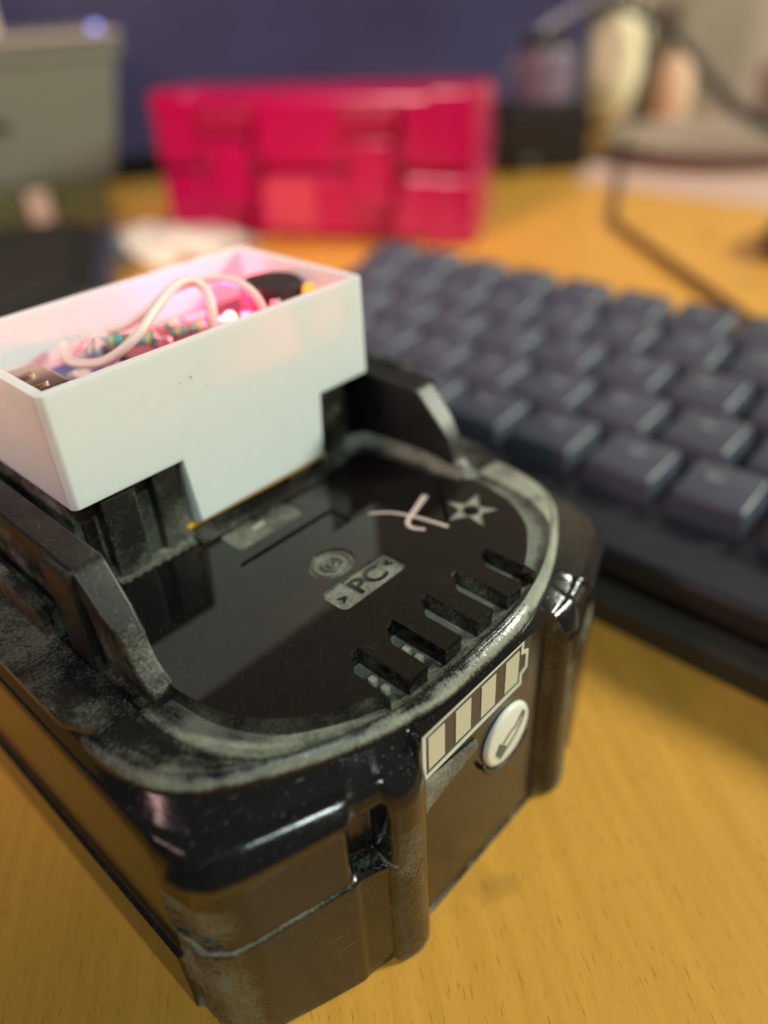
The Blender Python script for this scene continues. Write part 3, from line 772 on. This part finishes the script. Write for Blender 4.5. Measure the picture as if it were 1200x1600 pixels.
# ------------------------------------------------------------------ keyboard
kb = empty('keyboard', (250, 120, 0), 'dark grey mechanical keyboard lying on the desk beside the battery', 'keyboard')
KY0, KY1 = -70, 318
prism('base_case', [(169, 0), (171, 9), (173.5, 11), (360, 20), (362, 0)], KY0, KY1, M['kbase'], kb, 'y') if False else None
def xz_prism(name, pts, m, parent, bevel=.6):
    bm = bmesh.new()
    a = [bm.verts.new((x, KY0, z)) for x, z in pts]; b = [bm.verts.new((x, KY1, z)) for x, z in pts]; nn = len(pts)
    bm.faces.new(a); bm.faces.new(b[::-1])
    for i in range(nn): bm.faces.new((a[i], b[i], b[(i+1) % nn], a[(i+1) % nn]))
    bmesh.ops.recalc_face_normals(bm, faces=bm.faces)
    return frombm(name, bm, m, parent, smooth=True, bevel=bevel)
xz_prism('base_case', [(169, .05), (169, 8.5), (172, 10.2), (355, 19), (355, .05)], M['kbase'], kb)
xz_prism('top_case', [(175.5, 13.6), (174.8, 22), (176.5, 23.6), (345, 33), (347, 31), (347, 18.6)], M['kcase'], kb, .8)
xz_prism('case_spacer', [(182, 9.5), (182, 15), (350, 20), (350, 17)], M['kcase'], kb, .2)
def keymesh(name, wy, wx=25.6, h=10.5):
    bm = bmesh.new(); hy, hx = wy/2-1.0, wx/2-.2; ty, tx = hy-2.6, hx-1.8
    a = [bm.verts.new((x*hx, y*hy, 0)) for x, y in ((-1, -1), (1, -1), (1, 1), (-1, 1))]
    b = [bm.verts.new((x*tx+.9, y*ty, h)) for x, y in ((-1, -1), (1, -1), (1, 1), (-1, 1))]
    bm.faces.new(a[::-1]); bm.faces.new(b)
    for i in range(4): bm.faces.new((a[i], a[(i+1) % 4], b[(i+1) % 4], b[i]))
    bmesh.ops.bevel(bm, geom=[e for e in bm.edges], offset=1.0, segments=3, profile=.5, affect='EDGES')
    for v in bm.verts: v.co *= S
    for f in bm.faces: f.smooth = True
    me = bpy.data.meshes.new(name); bm.to_mesh(me); bm.free(); me.materials.append(M['key'])
    return me
KM = {}
def legendmesh():
    bm = bmesh.new()
    for (x0, x1, y0, y1) in ((0, 4.6, 0, .9), (0, .9, 0, 3.4), (3.7, 4.6, .6, 3.4), (1.6, 2.5, .9, 3.0)): addbox(bm, x0-2.3, x1-2.3, y0-1.7, y1-1.7, 0, .12)
    for v in bm.verts: v.co *= S
    me = bpy.data.meshes.new('legend'); bm.to_mesh(me); bm.free(); me.materials.append(M['legend']); return me
LM = legendmesh()
PU = 29.4; slope = math.atan2(10, 108)
rows = [(212.5, 77.5), (238.5, 94.0), (265.0, 104.7), (291.5, 124.0), (318.0, 132.0)]
for ri, (xr, ph) in enumerate(rows):
    ys = []
    y = ph-PU*5
    while y+PU < 312: ys.append((y, y+PU)); y += PU
    for (ya, yb) in ys:
        if yb < -40: continue
        wy = round(yb-ya, 2)
        if wy not in KM: KM[wy] = keymesh('keycap', wy)
        k_ = bpy.data.objects.new('keycap', KM[wy]); col.objects.link(k_); k_.parent = kb; k_.matrix_parent_inverse = kb.matrix_world.inverted()
        zc = 20.0+(xr-212)*.093+3.4
        k_.location = Vector((xr, (ya+yb)/2, zc))*S
        k_.rotation_euler = (random.uniform(-.02, .02), -slope+[.03, .0, -.03, -.06, -.09][ri]+random.uniform(-.015, .015), random.uniform(-.012, .012))
        bpy.context.view_layer.update()
        l_ = bpy.data.objects.new('legend', LM); col.objects.link(l_); l_.parent = k_
        l_.location = Vector((3.5, random.uniform(-1.5, 3.0), 10.52))*S
        l_.rotation_euler = (0, 0, R(-90))

# ------------------------------------------------------------------ crimson case behind
def local(name, loc, rz, label, cat): return empty(name, loc, label, cat, rz=rz)
def lbox(name, par, x0, x1, y0, y1, z0, z1, m, bevel=0, label=None, seg=3):
    bm = bmesh.new(); addbox(bm, x0, x1, y0, y1, z0, z1); bmesh.ops.recalc_face_normals(bm, faces=bm.faces)
    o = frombm(name, bm, m, None, smooth=bevel > 0, bevel=bevel, label=label, seg=seg)
    o.parent = par; return o
rcx = math.atan2(-123.1, 59.2)
rc = local('carry_case', (474.1, 351.4, 0), rcx, 'crimson hard plastic carry case with two front latches, standing behind the white box', 'carry case')
# local x along the front (0 at right end, negative to the left), y backwards
W_ = 254
lbox('case_base', rc, -W_+4, -4, 0, 80, 2, 50, M['red'], 6)
lbox('case_lid', rc, -W_+4, -4, 0, 80, 51.5, 104, M['red'], 7)
for x in (-W_+16, -20): 
    lbox('corner_bumper', rc, x-18, x+18, -3.0, 40, 0, 49, M['red'], 5); lbox('corner_bumper', rc, x-18, x+18, -3.0, 40, 53, 106, M['red'], 5)
for x in (-W_+62, -78):
    la = lbox('latch', rc, x-17, x+17, -9, 1, 26, 74, M['red'], 3)
    lbox('latch_hinge', rc, x-22, x+22, -11, 2, 76, 96, M['redd'], 3)
    lbox('latch_tab', la, x-11, x+11, -13, -8.8, 10, 30, M['redd'], 2)
    for s_ in (-1, 1):
        o = lathe('hinge_pin', [(3.0, 0), (3.0, 2), (2.2, 2.8), (.05, 2.9)], (0, 0, 0), M['pinm'], None, 16, axis='y'); o.parent = la
        o.location = Vector((x+s_*21, -6 if True else 0, 55))*S
    lbox('latch_ear', la, x-25, x-17.2, -6, 1, 46, 64, M['redd'], 2); lbox('latch_ear', la, x+17.2, x+25, -6, 1, 46, 64, M['redd'], 2)
lbox('case_patch', rc, -W_+86, -W_+128, -1.0, .6, 8, 45, M['pinkpatch'], .3)  # thin pale pink square on the case front

# ------------------------------------------------------------------ storage bin at the left
bn = local('storage_bin', (355.9, 679.8, 0), math.atan2(-32, 84), 'grey-green storage drawer unit with a pale top edge at the left', 'storage unit')
def flared(name, par, z0, z1, x0, x1, m, bevel):
    bm = bmesh.new()
    vv = [bm.verts.new(p) for p in ((-260, 0, z0), (x0, 0, z0), (x0, 165, z0), (-260, 165, z0), (-260, -4, z1), (x1, -4, z1), (x1, 175, z1), (-260, 175, z1))]
    for f in ((3, 2, 1, 0), (4, 5, 6, 7), (0, 1, 5, 4), (1, 2, 6, 5), (2, 3, 7, 6), (3, 0, 4, 7)): bm.faces.new([vv[i] for i in f])
    o = frombm(name, bm, m, None, smooth=True, bevel=bevel); o.parent = par; return o
flared('bin_body', bn, 38, 138, 18, 41, M['bin'], 8)
lbox('bin_foot', bn, -260, 8, 3, 160, 0, 37, M['bingreen'], 4)
lbox('bin_top', bn, -264, 45, -8, 178, 139, 145, M['binedge'], 2.5)
lbox('bin_rim', bn, -263, 44, -6, 176, 126, 137, M['bin'], 2.5)
lbox('drawer_pull', bn, -130, -58, -3, 1, 78, 87, M['blackmatte'], 2)
lbox('foot_catch', bn, -60, -42, -2, 2, 6, 32, M['carton'], 2)
o = lathe('status_light', [(4.2, 0), (4.2, 2), (2.8, 3.6), (.05, 4)], (0, 0, 0), M['lampblue'], None, 16); o.parent = bn; o.location = Vector((28, 4, 145.2))*S
ct = local('cream_carton', (334, 694, 145.1), math.atan2(-32, 84)+.1, 'cream coloured carton standing on the storage unit', 'carton')
lbox('carton_body', ct, -150, -18, 8, 90, 0, 55, M['carton'], 2)
lbox('carton_flap', ct, -150, -18, 6.5, 60, 55.2, 57.2, M['carton'], .6)

# dark flat device left
dv = empty('black_device', (215, 560, 0), 'flat black device with a navy edge lying in front of the storage unit', 'device')
def quadprism(name, pts, z0, z1, m, par, bevel): return prism(name, pts, z0, z1, m, par, 'z', bevel)
quadprism('device_body', [(150, 440), (232, 470), (318, 612), (300, 660), (190, 700), (100, 560)], .1, 15, M['blackmatte'], dv, 3)
quadprism('device_edge', [(226, 466), (236, 463), (322, 600), (318, 612)], .1, 20, M['navy'], dv, 2)
quadprism('device_top', [(165, 470), (225, 490), (290, 605), (200, 660)], 15.1, 19, M['blacksp'], dv, 1.5)

# crumpled tissue
bm = bmesh.new(); bmesh.ops.create_icosphere(bm, subdivisions=4, radius=1)
for v in bm.verts:
    p = v.co.copy(); 
    k = 1+.16*math.sin(5*p.x+2*p.y)*math.cos(4*p.y+1)+.10*math.sin(11*p.x+7*p.z)+.06*math.sin(19*p.y+5*p.x)
    v.co = Vector((p.x*62*k, p.y*38*k, max(0, (p.z*.9+.12)*15*k)))
bmesh.ops.rotate(bm, verts=bm.verts, cent=(0, 0, 0), matrix=Matrix.Rotation(R(-62), 3, 'Z'))
for v in bm.verts: v.co += Vector((337, 548, 0.05))
ts = frombm('crumpled_tissue', bm, M['tissue'], None, smooth=True); tag(ts, 'crumpled off-white tissue between the white box and the crimson case', 'tissue')

# ------------------------------------------------------------------ monitor
mo = local('monitor', (560, 780, 0), math.atan2(-.62, .78), 'dark navy glowing monitor standing at the back of the desk', 'monitor')
lbox('screen_panel', mo, -300, 425, 0, 6, 24, 480, M['screen'], 0)
lbox('bezel', mo, -306, 431, 6.2, 24, 8, 486, M['monitor'], 3)
lbox('bezel_bar', mo, -306, 431, -3, 6, 8, 23.5, M['monitor'], 2)
lbox('stand', mo, -130, -40, 24.3, 60, 4, 200, M['monitor'], 3)
lbox('stand_foot', mo, -220, 60, -30, 110, .1, 3.9, M['monitor'], 1.5)
for k, (x, z, r_) in enumerate(((-75, 178, 2.6), (-40, 172, 3.2), (-4, 181, 5.0), (26, 174, 4.0), (-120, 180, 2.4))):
    o = lathe('screen_icon', [(r_, 0), (r_, .6), (.05, .7)], (0, 0, 0), M['legend'], None, 14, axis='y'); o.parent = mo; o.location = Vector((x, -.1, z))*S

# black speaker and violet-grey jar behind the case
sp = empty('desk_speaker', (742, 478, 0), 'small black speaker box standing right of the crimson case', 'speaker')
prism('speaker_body', [(690, 480), (752, 420), (800, 470), (735, 530)], 1, 60, M['blacksp'], sp, 'z', 4)
prism('speaker_foot', [(696, 480), (752, 426), (794, 470), (735, 524)], .05, .9, M['blackmatte'], sp)
o = lathe('volume_knob', [(7, 0), (7, 4), (6, 5), (.05, 5.2)], (690, 452, 12), M['bin'], sp, 18)
jr = empty('grey_jar', (760, 470, 60.2), 'violet-grey round container standing on the small black speaker', 'jar')
lathe('jar_body', [(24, 0), (27, 3), (28, 38), (25, 46), (20, 48)], (745, 474, 60.2), M['jar'], jr, 28)
lathe('jar_lid', [(22, 0), (22, 9), (20, 11), (.05, 11.5)], (745, 474, 108.3), M['blackmatte'], jr, 28)

# cream cup, peach bottle, dish, paper, clutter
cc = empty('cream_vase', (1054, 519, 0), 'tall cream rounded vase at the back right of the desk', 'vase')
lathe('vase_body', [(14, 0), (24, 4), (40, 24), (50, 54), (53, 88), (49, 114), (40, 127), (32, 131)], (973, 539, 9.3), M['cream'], cc, 36)
lathe('vase_foot', [(26, 0), (26, 5), (14, 9)], (973, 539, .05), M['cablebrown'], cc, 28)
pc = empty('peach_bottle', (1035, 470, 0), 'short peach coloured bottle beside the cream vase', 'bottle')
lathe('bottle_body', [(16, 0), (19, 3), (21, 30), (20, 62), (15, 74), (10, 79)], (1035, 470, .05), M['peach'], pc, 28)
lathe('bottle_cap', [(11, 0), (11, 13), (9, 15), (.05, 15.5)], (1035, 470, 79.2), M['carton'], pc, 24)
ds = lathe('shallow_dish', [(70, 0), (92, 3), (120, 16), (124, 19), (120, 19), (90, 7), (60, 4), (.1, 4)], (905, 345, .05), M['dish'], None, 48)
tag(ds, 'shallow taupe dish at the right edge behind the cable', 'dish')
pa = prism('paper_sheet', [(700, 405), (880, 470), (860, 190), (690, 150), (690, 260)], .05, .6, M['paper'], None)
tag(pa, 'pale pinkish sheet of paper lying under the taupe dish', 'paper')
for nm, lab, cat_, pts, z1, m_ in (('grey_box', 'blurred taupe box standing behind the dish at the right', 'box', [(1060, 380), (1040, 330), (1110, 300), (1130, 350)], 62, 'clutter'),
                        ('yellow_folder', 'pale yellow folder standing upright behind the cream vase', 'folder', [(1075, 492), (1128, 425), (1136, 431), (1083, 498)], 150, 'cluttery')):
    e_ = empty(nm, (pts[0][0], pts[0][1], 0), lab, cat_)
    prism('body', pts, .05, z1, M[m_], e_, 'z', 2)
    cx_ = sum(p[0] for p in pts)/4; cy_ = sum(p[1] for p in pts)/4
    prism('top', [((p[0]-cx_)*1.03+cx_, (p[1]-cy_)*1.03+cy_) for p in pts], z1+.1, z1+7, M[m_], e_, 'z', 1.5)

# cables
cbk = tube('black_cable', [(860, 690, 420), (880, 600, 230), (903.5, 540.3, 140.5), (929.6, 506.7, 135.7), (942.7, 477.2, 124.4), (958.3, 439.3, 100.3), (957.8, 394.9, 61.0), (947.2, 356.1, 36), (920.4, 305.9, 24), (905, 262, 8), (890, 225, 6.2), (870, 170, 6.2)], 6.0, M['cable'], None, 10)
tag(cbk, 'thick black cable arching down across the cream vase and dish to the right', 'cable')
cb2 = tube('thin_cable', [(1000, 578, 310), (960, 515, 175), (935.3, 489.5, 155.5), (927.6, 463.7, 102.3), (905.1, 449.6, 61.5), (875, 441.5, 21.1), (833, 426, 6.5), (760, 388, 3.2), (680, 348, 2.7), (590, 302, 2.7), (551, 264, 2.7), (505, 213, 2.7), (461, 163, 2.7), (430, 130, 2.7), (380, 90, 2.7)], 2.6, M['cablebrown'], None, 10)
tag(cb2, 'thin dark brown cable lying on the desk behind the keyboard', 'cable')
cb3 = tube('grey_cable', [(722, 520.4, 4.6), (727.6, 520.4, 36.0), (743.6, 522.9, 69.6), (767.1, 520.9, 96.3), (804.9, 516.4, 119.1), (856.4, 507.5, 134.9), (910.0, 496.8, 146), (950, 482, 150), (1000, 500, 175), (1040, 545, 240)], 4.5, M['jar'], None, 10)
tag(cb3, 'grey cable looping over the small black speaker', 'cable')

# mouse at the right edge
ms = empty('computer_mouse', (540, 160, 0), 'dark computer mouse at the right edge of the photo', 'mouse')
bm = bmesh.new(); bmesh.ops.create_uvsphere(bm, u_segments=28, v_segments=16, radius=1)
for v in bm.verts:
    p = v.co.copy(); v.co = Vector((p.x*50, p.y*28, (p.z*22*(1-.25*p.x)+5) if p.z > -.22 else .3))
bmesh.ops.rotate(bm, verts=bm.verts, cent=(0, 0, 0), matrix=Matrix.Rotation(R(10), 3, 'Z'))
for v in bm.verts: v.co += Vector((600, 160, 0))
frombm('mouse_shell', bm, M['mouse'], ms, smooth=True)
box('mouse_wheel', 568, 578, 153, 158, 24, 30, M['blackmatte'], ms, 2)
